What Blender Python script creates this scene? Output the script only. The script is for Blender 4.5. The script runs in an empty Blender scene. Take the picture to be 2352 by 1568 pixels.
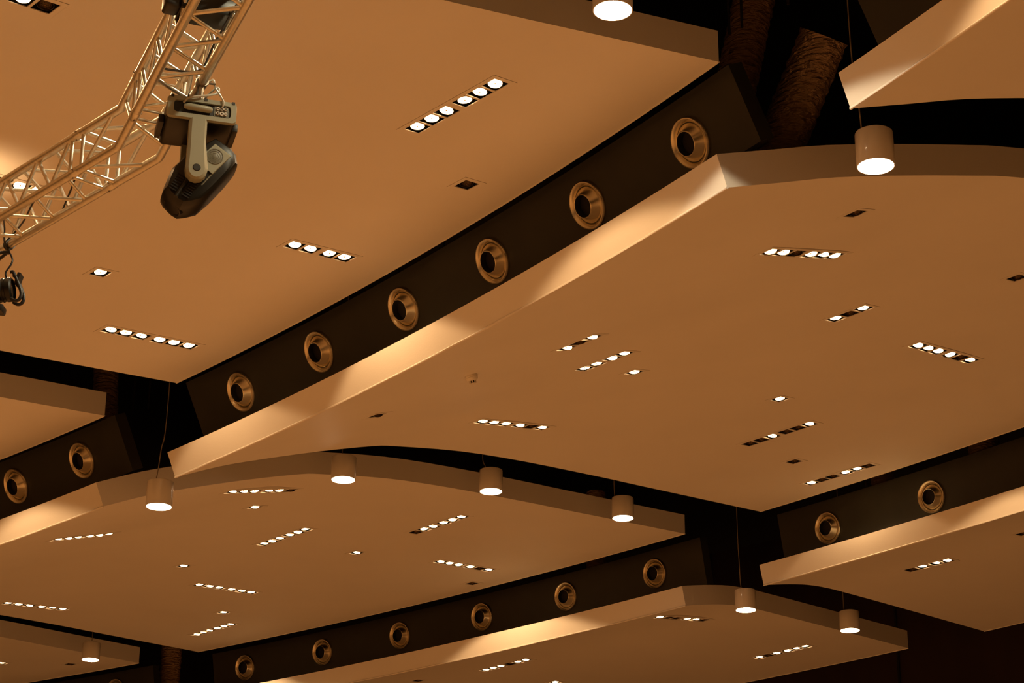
import bpy, bmesh, math, random
from mathutils import Vector, Matrix
random.seed(7)
sc = bpy.context.scene
COL = sc.collection

# ---------------------------------------------------------------- camera
FOC, PITCH, ROLL = 4981.07, 0.3921, 0.0070
EYE = Vector((0, 0, 1.6))
cp, sp = math.cos(PITCH), math.sin(PITCH)
FWD = Vector((0, cp, sp)); UP0 = Vector((0, -sp, cp)); RT0 = Vector((1, 0, 0))
RT = RT0 * math.cos(ROLL) + UP0 * math.sin(ROLL)
UP = -RT0 * math.sin(ROLL) + UP0 * math.cos(ROLL)
cd = bpy.data.cameras.new('camera')
cd.sensor_width = 36; cd.sensor_fit = 'HORIZONTAL'; cd.lens = FOC / 2352 * 36
cd.clip_start = 0.1; cd.clip_end = 300
cam = bpy.data.objects.new('camera', cd); COL.objects.link(cam)
m = Matrix.Identity(4)
for i in range(3):
    m[i][0] = RT[i]; m[i][1] = UP[i]; m[i][2] = -FWD[i]; m[i][3] = EYE[i]
cam.matrix_world = m
sc.camera = cam

# ---------------------------------------------------------------- world, exposure
w = bpy.data.worlds.new('world'); sc.world = w; w.use_nodes = True
w.node_tree.nodes['Background'].inputs[0].default_value = (1.0, 0.62, 0.35, 1)
w.node_tree.nodes['Background'].inputs[1].default_value = 0.002
sc.view_settings.view_transform = 'Standard'; sc.view_settings.look = 'None'
sc.view_settings.gamma = 1.0; sc.view_settings.use_curve_mapping = False
sc.view_settings.exposure = 0.05
sc.cycles.use_denoising = True
sc.cycles.max_bounces = 6
sc.cycles.sample_clamp_indirect = 6.0
LAMP = 10.0            # radiance of a lit downlight lamp's face
BEAM = 27.0            # watts of the beam of one lit lamp
PEND = 34.0            # radiance of a pendant's opening
WARM = (1.0, 0.60, 0.275)
WARMW = (1.0, 0.74, 0.47)

# ---------------------------------------------------------------- the ceiling's own coordinates
S, CX, CY, EZ = 1.4, -26.6512, -7.1408, 1.6
def W3(r, ph, z):
    return Vector((S * (CX + r * math.cos(ph)), S * (CY + r * math.sin(ph)), S * z + EZ))

# house lights of the part of the hall behind and beside the camera
def house_light(r, ph, power, z=5.2):
    ld = bpy.data.lights.new('house_light', 'SPOT'); ld.energy = power; ld.color = WARM
    ld.spot_size = math.radians(150); ld.spot_blend = 0.6; ld.shadow_soft_size = 0.25
    o = bpy.data.objects.new('house_light', ld); COL.objects.link(o); o.location = W3(r, ph, z)
    return o
for r_ in (15.5, 20, 24.3):
    for ph_ in (0.2, 0.42, 0.64, 0.86, 1.08):
        house_light(r_, ph_, 520)
for r_ in (30.5, 36.5, 41):
    for ph_ in (0.12, 0.26, 0.4):
        house_light(r_, ph_, {30.5: 420, 36.5: 130, 41: 10}[r_])

# beam of the next pendant lamp of the row, just above the photo
ld = bpy.data.lights.new('pendant_beam', 'SPOT'); ld.energy = 260; ld.color = (1.0, 0.90, 0.62)
ld.spot_size = math.radians(138); ld.spot_blend = 0.08; ld.shadow_soft_size = 0.08
o = bpy.data.objects.new('pendant_beam', ld); COL.objects.link(o); o.location = W3(30.0, .5381, 5.28)
ld = bpy.data.lights.new('unseen_downlight', 'SPOT'); ld.energy = 190; ld.color = (1.0, 0.88, 0.58)
ld.spot_size = math.radians(130); ld.spot_blend = 0.15; ld.shadow_soft_size = 0.08
o = bpy.data.objects.new('unseen_downlight', ld); COL.objects.link(o); o.location = W3(30.0, .462, 5.36)
# stage lamp left of the photo that washes the ceiling
ld = bpy.data.lights.new('uplight', 'SPOT'); ld.energy = 20; ld.color = WARM
ld.spot_size = math.radians(110); ld.spot_blend = 0.8; ld.shadow_soft_size = 0.06
o = bpy.data.objects.new('uplight', ld); COL.objects.link(o); o.location = W3(29.62, .647, 5.05); o.rotation_euler = (math.pi, 0, 0)
# unseen downlights of neighbouring panels; last two added to light the outer lip
for r_, ph_, e_ in ((31.8, .79, 110), (31.7, .845, 200), (31.9, .475, 150), (31.7, .45, 150), (31.8, .41, 160), (38.1, .66, 80), (38.1, .60, 70)):
    ld = bpy.data.lights.new('unseen_downlight', 'SPOT'); ld.energy = e_; ld.color = WARM
    ld.spot_size = math.radians(132); ld.spot_blend = 0.10; ld.shadow_soft_size = 0.06
    o = bpy.data.objects.new('unseen_downlight', ld); COL.objects.link(o)
    o.location = W3(r_, ph_, 5.52 if r_ < 35 else 6.0)

# ---------------------------------------------------------------- materials
def mat(name, color, rough=0.6, metal=0.0, emit=None, estr=0.0, noise=None, bump=None, coat=0.0, spec=0.5):
    mt = bpy.data.materials.new(name); mt.use_nodes = True
    nt = mt.node_tree; b = nt.nodes['Principled BSDF']
    b.inputs['Base Color'].default_value = (*color, 1)
    b.inputs['Roughness'].default_value = rough; b.inputs['Metallic'].default_value = metal
    b.inputs['Coat Weight'].default_value = coat
    b.inputs['Specular IOR Level'].default_value = spec
    if emit:
        b.inputs['Emission Color'].default_value = (*emit, 1); b.inputs['Emission Strength'].default_value = estr
    if noise:
        sc_, amt, stretch = noise
        tc = nt.nodes.new('ShaderNodeTexCoord'); mp = nt.nodes.new('ShaderNodeMapping')
        mp.inputs['Scale'].default_value = stretch
        nz = nt.nodes.new('ShaderNodeTexNoise'); nz.inputs['Scale'].default_value = sc_; nz.inputs['Detail'].default_value = 4
        rp = nt.nodes.new('ShaderNodeValToRGB')
        rp.color_ramp.elements[0].position = 0.3; rp.color_ramp.elements[1].position = 0.7
        rp.color_ramp.elements[0].color = (*[c * (1 - amt) for c in color], 1)
        rp.color_ramp.elements[1].color = (*[min(1, c * (1 + amt)) for c in color], 1)
        nt.links.new(tc.outputs['Object'], mp.inputs[0]); nt.links.new(mp.outputs[0], nz.inputs['Vector'])
        nt.links.new(nz.outputs[0], rp.inputs[0]); nt.links.new(rp.outputs[0], b.inputs['Base Color'])
    if bump:
        sc_, st, dist = bump
        tc = nt.nodes.new('ShaderNodeTexCoord')
        nz = nt.nodes.new('ShaderNodeTexNoise'); nz.inputs['Scale'].default_value = sc_; nz.inputs['Detail'].default_value = 5
        bp = nt.nodes.new('ShaderNodeBump'); bp.inputs['Strength'].default_value = st; bp.inputs['Distance'].default_value = dist
        mp = nt.nodes.new('ShaderNodeMapping'); nt.links.new(tc.outputs['Object'], mp.inputs[0])
        if 'foil' in name: mp.inputs['Scale'].default_value = (1, 1, 3.6); mp.inputs['Rotation'].default_value = (0.5, 0.15, 0)
        nt.links.new(mp.outputs[0], nz.inputs['Vector']); nt.links.new(nz.outputs[0], bp.inputs['Height'])
        nt.links.new(bp.outputs[0], b.inputs['Normal'])
    return mt
M_PAINT = mat('cream_paint', (0.80, 0.765, 0.70), 0.55, noise=(0.9, 0.02, (1, 1, 1)), bump=(60, 0.08, 0.01), spec=0.3)
M_TRIM = mat('cream_trim', (0.80, 0.765, 0.70), 0.45)
M_BOARD = mat('dark_brown_board', (0.022, 0.0215, 0.016), 0.42, noise=(3, 0.15, (1, 1, 1)))
M_VOID = mat('black_void', (0.006, 0.005, 0.0045), 0.9)
M_WALL = mat('dark_brown_wall', (0.03, 0.014, 0.008), 0.6, noise=(2, 0.2, (1, 1, 0.3)))
M_FLOOR = mat('orange_brown_floor', (0.60, 0.365, 0.185), 0.75, noise=(0.6, 0.08, (1, 1, 1)))
nt = M_FLOOR.node_tree      # unseen floor darkened along the outer wall, added to dim the outer panels
tc = nt.nodes.new('ShaderNodeTexCoord'); vm = nt.nodes.new('ShaderNodeVectorMath'); vm.operation = 'SUBTRACT'
vm.inputs[1].default_value = (S * CX, S * CY, 0)
ln_ = nt.nodes.new('ShaderNodeVectorMath'); ln_.operation = 'LENGTH'
gt = nt.nodes.new('ShaderNodeMath'); gt.operation = 'GREATER_THAN'; gt.inputs[1].default_value = 39.2 * S
mx = nt.nodes.new('ShaderNodeMix'); mx.data_type = 'RGBA'
nt.links.new(tc.outputs['Object'], vm.inputs[0]); nt.links.new(vm.outputs[0], ln_.inputs[0]); nt.links.new(ln_.outputs['Value'], gt.inputs[0])
nt.links.new(gt.outputs[0], mx.inputs['Factor'])
nt.links.new([l for l in nt.links if l.to_socket.name == 'Base Color'][0].from_socket, mx.inputs['A'])
mx.inputs['B'].default_value = (0.19, 0.10, 0.038, 1)
nt.links.new(mx.outputs['Result'], nt.nodes['Principled BSDF'].inputs['Base Color'])
M_HOUS = mat('black_housing', (0.008, 0.007, 0.006), 0.5)
M_LAMP = mat('lit_lamp', (0.9, 0.9, 0.85), 0.4, emit=WARM, estr=LAMP)
M_REFL = mat('dark_reflector', (0.10, 0.07, 0.04), 0.18, 1.0, bump=(160, 0.6, 0.01))
M_CAP = mat('bronze_cap', (0.30, 0.14, 0.04), 0.35, 0.6)
M_NOZ = mat('spun_aluminium', (0.72, 0.64, 0.46), 0.27, 1.0, noise=(4, 0.05, (1, 1, 1)))
M_THROAT = mat('black_opening_shade', (0.004, 0.003, 0.003), 0.8)  # black stands for the shade of a deep hole in the shallow nozzle throats
M_PBODY = mat('white_gloss_lacquer', (0.72, 0.68, 0.61), 0.22, coat=0.4)
M_PLITE = mat('pendant_light', (1, 1, 1), 0.4, emit=WARMW, estr=PEND)
M_CABLE = mat('pale_cable', (0.28, 0.22, 0.15), 0.5)
M_TRUSS = mat('raw_aluminium_tube', (0.74, 0.70, 0.58), 0.33, 0.75, noise=(30, 0.10, (1, 1, 1)))
M_STEEL = mat('dull_steel', (0.35, 0.31, 0.25), 0.4, 0.9)
M_BLACK = mat('black_plastic', (0.012, 0.011, 0.009), 0.45)
M_BLACKG = mat('black_satin_shell', (0.009, 0.0085, 0.006), 0.36, spec=0.35)
M_GREY = mat('grey_green_shell', (0.32, 0.33, 0.25), 0.4)
M_GREYD = mat('grey_fan_grille', (0.16, 0.16, 0.12), 0.45, noise=(120, 0.3, (1, 1, 1)))
M_FOIL = mat('crumpled_foil', (0.62, 0.42, 0.24), 0.30, 0.55, bump=(9, 1.0, 0.12))
M_FOILG = mat('grey_foil', (0.50, 0.36, 0.24), 0.28, 0.65, bump=(9, 1.0, 0.12))
M_ROD = mat('dark_rod', (0.03, 0.022, 0.016), 0.6)
M_WHITEP = mat('white_plastic', (0.74, 0.70, 0.63), 0.45)
M_WCAB = mat('white_cable', (0.5, 0.48, 0.40), 0.5)

# ---------------------------------------------------------------- helpers
def link(name, me, material=None, parent=None, smooth=None):
    o = bpy.data.objects.new(name, me); COL.objects.link(o)
    if material is not None and not me.materials: me.materials.append(material)
    if parent is not None: o.parent = parent
    return o
def bm_mesh(name, bm, smooth=None):
    me = bpy.data.meshes.new(name)
    bmesh.ops.recalc_face_normals(bm, faces=bm.faces[:])
    bm.to_mesh(me); bm.free()
    if smooth is not None:
        for p in me.polygons: p.use_smooth = True
        me.set_sharp_from_angle(angle=math.radians(smooth))
    return me
def obj(name, bm, material, parent=None, smooth=None):
    return link(name, bm_mesh(name, bm, smooth), material, parent)
def tag(o, label, cat, group=None, kind=None):
    o['label'] = label; o['category'] = cat
    if group: o['group'] = group
    if kind: o['kind'] = kind
    return o
def thing(name, label, cat, mw, group=None):
    o = bpy.data.objects.new(name, None); COL.objects.link(o); o.empty_display_size = 0.1
    o.matrix_world = mw
    return tag(o, label, cat, group)
def frame(org, x, y, z):
    m = Matrix.Identity(4)
    for i in range(3):
        m[i][0] = x[i]; m[i][1] = y[i]; m[i][2] = z[i]; m[i][3] = org[i]
    return m
def box(bm, c, d, rot=None):
    r = bmesh.ops.create_cube(bm, size=1)
    mt = Matrix.Translation(Vector(c)) @ (rot.to_4x4() if rot else Matrix.Identity(4)) @ Matrix.Diagonal((*d, 1))
    bmesh.ops.transform(bm, matrix=mt, verts=r['verts'])
    return r['verts']
def bevel_all(bm, wd, seg=2, ang=30):
    ed = [e for e in bm.edges if len(e.link_faces) == 2 and e.calc_face_angle(0) > math.radians(ang)]
    bmesh.ops.bevel(bm, geom=ed, offset=wd, segments=seg, affect='EDGES', profile=0.5)
def tube(bm, pts, rad, n=12, cap=True):
    pts = [Vector(p) for p in pts]
    rings = []; prev = None
    for i, p in enumerate(pts):
        if i == 0: t = pts[1] - pts[0]
        elif i == len(pts) - 1: t = pts[-1] - pts[-2]
        else: t = (pts[i + 1] - pts[i]).normalized() + (pts[i] - pts[i - 1]).normalized()
        t.normalize()
        k = 1.0
        if 0 < i < len(pts) - 1:
            k = 1 / max(0.5, t.dot((pts[i + 1] - pts[i]).normalized()))
        if prev is None:
            a = t.cross(Vector((0, 0, 1)))
            if a.length < 1e-3: a = t.cross(Vector((1, 0, 0)))
            a.normalize()
        else:
            a = (prev - t * prev.dot(t)).normalized()
        prev = a; b = t.cross(a)
        bend = None
        if k > 1.001:
            bend = ((pts[i + 1] - pts[i]).normalized() - (pts[i] - pts[i - 1]).normalized()).normalized()
        ring = []
        rr = rad[i] if isinstance(rad, (list, tuple)) else rad
        for j in range(n):
            an = 2 * math.pi * j / n
            d = a * math.cos(an) + b * math.sin(an)
            if bend is not None: d = d + bend * d.dot(bend) * (k - 1)
            ring.append(bm.verts.new(p + d * rr))
        rings.append(ring)
    for i in range(len(rings) - 1):
        for j in range(n):
            bm.faces.new((rings[i][j], rings[i][(j + 1) % n], rings[i + 1][(j + 1) % n], rings[i + 1][j]))
    if cap:
        bm.faces.new(rings[0][::-1]); bm.faces.new(rings[-1])
def lathe(bm, prof, n=48, close_start=False, close_end=False):
    rings = []
    for r, z in prof:
        rings.append([bm.verts.new((r * math.cos(2 * math.pi * j / n), r * math.sin(2 * math.pi * j / n), z)) for j in range(n)])
    for i in range(len(rings) - 1):
        for j in range(n):
            bm.faces.new((rings[i][j], rings[i][(j + 1) % n], rings[i + 1][(j + 1) % n], rings[i + 1][j]))
    if close_start: bm.faces.new(rings[0][::-1])
    if close_end: bm.faces.new(rings[-1])
def smooth_path(ctrl, n=8):
    out = []
    P = [Vector(c) for c in ctrl]
    P = [P[0] * 2 - P[1]] + P + [P[-1] * 2 - P[-2]]
    for i in range(1, len(P) - 2):
        for k in range(n):
            t = k / n
            out.append(0.5 * ((2 * P[i]) + (P[i + 1] - P[i - 1]) * t + (2 * P[i - 1] - 5 * P[i] + 4 * P[i + 1] - P[i + 2]) * t * t
                              + (-P[i - 1] + 3 * P[i] - 3 * P[i + 1] + P[i + 2]) * t ** 3))
    out.append(P[-2])
    return out

# ---------------------------------------------------------------- cross-sections of the three rings of panels (radius, height)
PB_FAR = [(32.62, 5.0), (33.0, 5.175), (33.36, 5.315), (33.87, 5.50), (34.4, 5.675), (34.65, 5.735), (35.31, 5.855), (36.0, 5.935), (36.9, 6.01), (37.4, 6.045), (38.94, 6.158)]
PB_NEAR = [(32.62, 5.0), (33.0, 5.133), (33.36, 5.26), (33.87, 5.41), (34.4, 5.553), (34.65, 5.615), (35.31, 5.745), (36.0, 5.86), (36.9, 5.98), (37.4, 6.03), (38.94, 6.158)]
P_OUT = [(38.955, 5.466), (39.1, 5.502), (39.34, 5.555), (39.59, 5.6), (39.85, 5.627), (40.1, 5.638), (40.94, 5.66), (42.41, 5.692)]
P_IN = [(25.6, 4.55), (26.1, 4.76), (26.8, 5.0), (27.6, 5.19), (28.5, 5.325), (29.5, 5.42), (30.85, 5.53), (32.56, 5.70)]
def spline(pts, n_per=3):
    out = smooth_path([(a, b, 0) for a, b in pts], n_per)
    return [(v.x, v.y) for v in out]
def section(ring, ph):
    if ring == 'in': return P_IN
    if ring == 'out': return P_OUT
    t = max(0, min(1, (ph - .553) / (.732 - .553)))
    return [(a[0], a[1] * t + b[1] * (1 - t)) for a, b in zip(PB_FAR, PB_NEAR)]
SEC = {}
def zsurf(ring, r, ph):
    key = (ring, round(ph, 4))
    if key not in SEC: SEC[key] = spline(section(ring, ph))
    pr = SEC[key]
    for (a, b), (c, d) in zip(pr, pr[1:]):
        if r <= c: return b + (d - b) * (r - a) / (c - a)
    return pr[-1][1]
def polar(x, y):
    X, Y = x / S - CX, y / S - CY
    return math.hypot(X, Y), math.atan2(Y, X)
def zworld(ring, x, y):
    r, ph = polar(x, y)
    return S * zsurf(ring, r, ph) + EZ
TH = 0.187

# ---------------------------------------------------------------- setting
bm = bmesh.new()
vs = [bm.verts.new(v) for v in ((-45, -25, 0), (60, -25, 0), (60, 75, 0), (-45, 75, 0))]
bm.faces.new(vs); o = obj('floor', bm, M_FLOOR); o['kind'] = 'structure'
def arc_wall(name, r0, r1, p0, p1, z0, z1, material, n=40):
    bm = bmesh.new(); rows = []
    for i in range(n + 1):
        ph = p0 + (p1 - p0) * i / n
        rows.append([bm.verts.new(W3(r0, ph, 0).to_2d().to_3d() + Vector((0, 0, z0))), bm.verts.new(W3(r0, ph, 0).to_2d().to_3d() + Vector((0, 0, z1))),
                     bm.verts.new(W3(r1, ph, 0).to_2d().to_3d() + Vector((0, 0, z1))), bm.verts.new(W3(r1, ph, 0).to_2d().to_3d() + Vector((0, 0, z0)))])
    for a, b in zip(rows, rows[1:]):
        for k in range(4):
            bm.faces.new((a[k], a[(k + 1) % 4], b[(k + 1) % 4], b[k]))
    bm.faces.new(rows[0]); bm.faces.new(rows[-1][::-1])
    o = obj(name, bm, material, smooth=30); o['kind'] = 'structure'
    return o
CEIL_Z = 12.9
wb = arc_wall('wall_back', 44.6, 45.0, 0.1, 1.5, 0, CEIL_Z, M_WALL)
bm = bmesh.new(); box(bm, (5, 25, CEIL_Z + 0.15), (110, 100, 0.3)); o = obj('ceiling', bm, M_VOID); o['kind'] = 'structure'
# upright cover strips on the back wall
for k in range(9):
    ph = 0.7965 + (k - 3) * 0.06
    bm = bmesh.new()
    a = W3(44.58, ph, 0); d = Vector((math.cos(ph), math.sin(ph), 0)); t = Vector((-d.y, d.x, 0))
    box(bm, (a.x, a.y, CEIL_Z / 2), (0.03, 0.035, CEIL_Z), Matrix((d, t, Vector((0, 0, 1)))).transposed())
    o = obj('trim_%d' % (k + 1), bm, M_VOID); o['kind'] = 'structure'

# ---------------------------------------------------------------- ceiling panels
# name key: ring, near/far angle at the lip and at the outer edge
PANELS = {
    'A': ('in', .5530, .7317, .5520, .7317, 'huge cream ceiling panel at upper left, behind the truss'),
    'F': ('in', .7600, .9400, .7605, .9400, 'cream panel cut off at the left edge, above two nozzle rings'),
    'K': ('in', .3450, .5200, .3450, .5210, 'cream panel above the top right corner, beyond the big foil duct'),
    'H': ('mid', .3450, .5229, .3450, .5229, 'cream panel corner entering at the top right of the photo'),
    'B': ('mid', .5533, .7324, .5533, .7333, 'largest cream ceiling panel, in the middle, with long bright front lip'),
    'C': ('mid', .7608, .9360, .7573, .9360, 'curved cream panel at lower left under four pendant lamps'),
    'G': ('mid', .9599, 1.135, .9599, 1.135, 'small corner of cream panel at the bottom left edge'),
    'E': ('out', .5560, .7334, .5560, .7359, 'narrow cream panel low at right, below two nozzle rings'),
    'D': ('out', .7580, .9370, .7583, .9370, 'narrow cream panel along the bottom of the photo under two pendants'),
    'N': ('out', .9600, 1.135, .9600, 1.135, 'outer cream panel past the bottom left corner, mostly hidden'),
}
# recessed lights: panel, cells, lit pattern, radius, angle, direction (R across the ring, T along it)
LIGHTS = [
 ('A', 6, '111111', 31.5674, .5837, 'T', 'six lit downlights in one strip nearest the top centre of the photo'),
 ('A', 4, '1111', 31.9767, .64995, 'R', 'four lit downlights in a strip between the moving head and the nozzle board'),
 ('A', 6, '111111', 31.8711, .70875, 'R', 'six-lamp strip with part-turned lamps, left, above the suspended left panel corner'),
 ('A', 1, '0', 32.1972, .6105, 'R', 'unlit square downlight on upper left panel, just above the nozzle board'),
 ('A', 1, '1', 30.9729, .68, 'R', 'single lit square downlight on upper left panel, below the truss'),
 ('A', 4, '1110', 29.04, .58085, 'R', 'downlight strip at the very top left corner, last lamp unlit'),
 ('A', 6, '111011', 29.77, .64815, 'R', 'downlight strip at left edge seen through the truss tubes'),
 ('B', 6, '110111', 34.2352, .5916, 'R', 'six-lamp strip of middle panel nearest the bright pendant at right'),
 ('B', 3, '101', 35.5931, .62095, 'T', 'three-lamp strip at right of middle panel, centre lamp unlit'),
 ('B', 6, '111101', 36.9301, .63145, 'R', 'six-lamp strip near the right edge of middle panel'),
 ('B', 3, '101', 33.9001, .6447, 'T', 'three-lamp strip on middle panel closest to its bright lip'),
 ('B', 4, '1111', 34.5642, .66035, 'T', 'four lit lamps in a strip at the centre of middle panel'),
 ('B', 1, '1', 35.0213, .6662, 'R', 'single lit square downlight just under the four-lamp strip, middle panel'),
 ('B', 1, '0', 34.0205, .571, 'R', 'unlit square downlight right below the glaring pendant at right'),
 ('B', 1, '0', 36.1893, .5938, 'R', 'unlit square downlight cut by the right edge, middle panel'),
 ('B', 1, '1', 36.6051, .6691, 'R', 'single lit square downlight alone in the right half of middle panel'),
 ('B', 6, '001001', 37.2834, .6872, 'T', 'six-cell strip with only two lamps lit, lower right of middle panel'),
 ('B', 1, '0', 37.9803, .7001, 'R', 'unlit square downlight between two slanted strips near the lower right edge'),
 ('B', 6, '100110', 38.6270, .7019, 'T', 'six-cell strip half lit, nearest the outer edge of middle panel'),
 ('B', 6, '111101', 35.1149, .70865, 'R', 'six-lamp strip of middle panel above the pendants, near its curved edge'),
 ('B', 1, '0', 33.4741, .6953, 'R', 'unlit square downlight on the steep left end of middle panel'),
 ('C', 6, '111111', 33.862, .8235, 'Q', 'six-lamp strip beside the bright lip at the left edge, lower left panel'),
 ('C', 1, '1', 34.8891, .7941, 'R', 'single lit square downlight just under the topmost strip, lower left panel'),
 ('C', 6, '111110', 34.4414, .7753, 'U', 'topmost six-lamp strip of lower left panel, between two pendants'),
 ('C', 6, '111111', 35.9242, .8173, 'T', 'slanted six-lamp strip at the centre of lower left panel, all lit'),
 ('C', 6, '011111', 36.7879, .7862, 'T', 'slanted six-lamp strip below the middle pendants, leftmost cell dark'),
 ('C', 1, '1', 36.8913, .8193, 'R', 'single lit square downlight between two slanted strips, lower left panel'),
 ('C', 1, '1', 35.9287, .8571, 'R', 'single lit square downlight in the left half of lower left panel'),
 ('C', 6, '111101', 38.0968, .81235, 'R', 'six-lamp strip near the right edge of lower left panel'),
 ('C', 1, '0', 38.7007, .8249, 'R', 'unlit square downlight at the outer edge of lower left panel'),
 ('C', 6, '111111', 36.9147, .87035, 'R', 'six-lamp strip in the lower half of lower left panel'),
 ('C', 6, '111111', 36.0063, .92025, 'R', 'six-lamp strip touching the left edge of the photo, lower left panel'),
 ('C', 1, '1', 37.6635, .8924, 'R', 'single lit square downlight close above the lowest slanted strip'),
 ('C', 6, '111111', 38.1892, .91055, 'T', 'lowest slanted six-lamp strip, near the bottom corner of lower left panel'),
 ('G', 1, '1', 37.8645, .9889, 'R', 'lit downlight cut by the left edge near the bottom corner'),
 ('G', 1, '0', 38.4391, .9756, 'R', 'unlit square downlight left of the lowest left pendant'),
 ('D', 6, '111011', 39.92, .8413, 'T', 'glinting strip at bottom centre of the photo, bottom panel'),
 ('D', 6, '100110', 39.5942, .7736, 'R', 'glinting strip by the curved corner of the bottom panel'),
 ('D', 6, '101111', 41.5677, .7819, 'T', 'slanted strip at the right end of the bottom panel'),
 ('D', 1, '0', 39.818, .8709, 'R', 'unlit downlight at the bottom edge left of the glinting strip'),
 ('D', 1, '1', 40.9366, .8455, 'R', 'lit downlight just cut by the bottom edge of the photo'),
 ('E', 4, '0111', 40.0114, .70665, 'T', 'partly lit strip on the narrow panel low at right'),
 ('E', 1, '0', 39.872, .6777, 'R', 'unlit downlight cut by the right edge on the narrow right panel'),
]
PITCHC, GAPC, CELL = 0.168, 0.042, 0.148
def cells(n):
    xs = []; x = 0
    for i in range(n):
        xs.append(x); x += PITCHC + (GAPC if n > 3 and i == n // 2 - 1 else 0)
    mid = (xs[0] + xs[-1]) / 2
    return [v - mid for v in xs]
def light_frame(pk, r, ph, dirn, n):
    ring = PANELS[pk][0]
    an = math.radians({'R': 42.5, 'T': -47.5, 'Q': 57.0, 'U': 46.0}[dirn])
    c = W3(r, ph, 0); half = cells(n)[-1] + 0.06
    d = Vector((math.cos(an), math.sin(an), 0)); e = Vector((-d.y, d.x, 0))
    P = lambda a, b: Vector((c.x + d.x * a + e.x * b, c.y + d.y * a + e.y * b, zworld(ring, c.x + d.x * a + e.x * b, c.y + d.y * a + e.y * b)))
    X = (P(half, 0) - P(-half, 0)).normalized()
    Yv = P(0, .08) - P(0, -.08)
    Z = X.cross(Yv).normalized()
    if Z.z < 0: Z = -Z
    Y = Z.cross(X)
    org = P(0, 0)
    org.z = min(org.z, (P(half, 0).z + P(-half, 0).z) / 2)
    return frame(org, X, Y, Z)
def build_panel(key):
    ring, nl, fl, ne, fe, label = PANELS[key]
    N = 36; bm = bmesh.new(); grid = []
    for i in range(N + 1):
        t = i / N
        pl = nl + (fl - nl) * t; pe = ne + (fe - ne) * t
        pr = spline(section(ring, pl))
        lo, up = [], []
        r0, r1 = pr[0][0], pr[-1][0]
        for k, (r, z) in enumerate(pr):
            u = (r - r0) / (r1 - r0); ph = pl + (pe - pl) * u
            a = pr[max(0, k - 1)]; b = pr[min(len(pr) - 1, k + 1)]
            tx, tz = b[0] - a[0], b[1] - a[1]; L = math.hypot(tx, tz)
            nx, nz = -tz / L, tx / L
            if k == len(pr) - 1: nx, nz = 0, 1
            lo.append(bm.verts.new(W3(r, ph, z)))
            up.append(bm.verts.new(W3(r + nx * TH, ph, z + nz * TH)))
        grid.append((lo, up))
    K = len(grid[0][0])
    for (l0, u0), (l1, u1) in zip(grid, grid[1:]):
        for k in range(K - 1):
            bm.faces.new((l0[k], l0[k + 1], l1[k + 1], l1[k]))
            bm.faces.new((u0[k], u1[k], u1[k + 1], u0[k + 1]))
        bm.faces.new((l0[0], l1[0], u1[0], u0[0]))
        bm.faces.new((l0[-1], u0[-1], u1[-1], l1[-1]))
    for (l, u), s in ((grid[0], 1), (grid[-1], -1)):
        for k in range(K - 1):
            f = (l[k], u[k], u[k + 1], l[k + 1])
            bm.faces.new(f if s > 0 else f[::-1])
    o = obj('ceiling_panel', bm, M_PAINT)
    # pockets for the recessed lights
    cut = bmesh.new(); any_ = False
    for L in LIGHTS:
        if L[0] != key: continue
        n = L[1]; xs = cells(n); mw = light_frame(key, L[3], L[4], L[5], n)
        v = box(cut, (0, 0, 0.045), (xs[-1] - xs[0] + CELL + 0.087, CELL + 0.087, 0.17))
        bmesh.ops.transform(cut, matrix=mw, verts=v); any_ = True
    if any_:
        bmesh.ops.recalc_face_normals(cut, faces=cut.faces[:])
        cme = bpy.data.meshes.new('cut'); cut.to_mesh(cme); cut.free()
        co = bpy.data.objects.new('cut', cme); COL.objects.link(co)
        md = o.modifiers.new('b', 'BOOLEAN'); md.object = co; md.operation = 'DIFFERENCE'; md.solver = 'EXACT'
        dg = bpy.context.evaluated_depsgraph_get(); dg.update()
        me = bpy.data.meshes.new_from_object(o.evaluated_get(dg))
        o.modifiers.clear(); old = o.data; o.data = me; bpy.data.meshes.remove(old)
        bpy.data.objects.remove(co); bpy.data.meshes.remove(cme)
        if not me.materials: me.materials.append(M_PAINT)
    else:
        cut.free()
    for p in o.data.polygons: p.use_smooth = True
    o.data.set_sharp_from_angle(angle=math.radians(28))
    o.data.name = 'ceiling_panel'
    tag(o, label, 'ceiling panel', 'suspended ceiling panels')
    # thin beads along the underside edges
    def bead(name, path_fn, n, q=0.011):
        b = bmesh.new(); tube(b, [path_fn(i / n) for i in range(n + 1)], q, 6)
        obj(name, b, M_TRIM, o, 60)
    pr0 = spline(section(ring, nl)); 
    bead('lip_bead', lambda t: W3(pr0[0][0], nl + (fl - nl) * t, pr0[0][1]), 24)
    bead('edge_bead', lambda t: W3(pr0[-1][0], ne + (fe - ne) * t, pr0[-1][1]), 24, 0.008)
    return o
for k in PANELS: build_panel(k)

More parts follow.
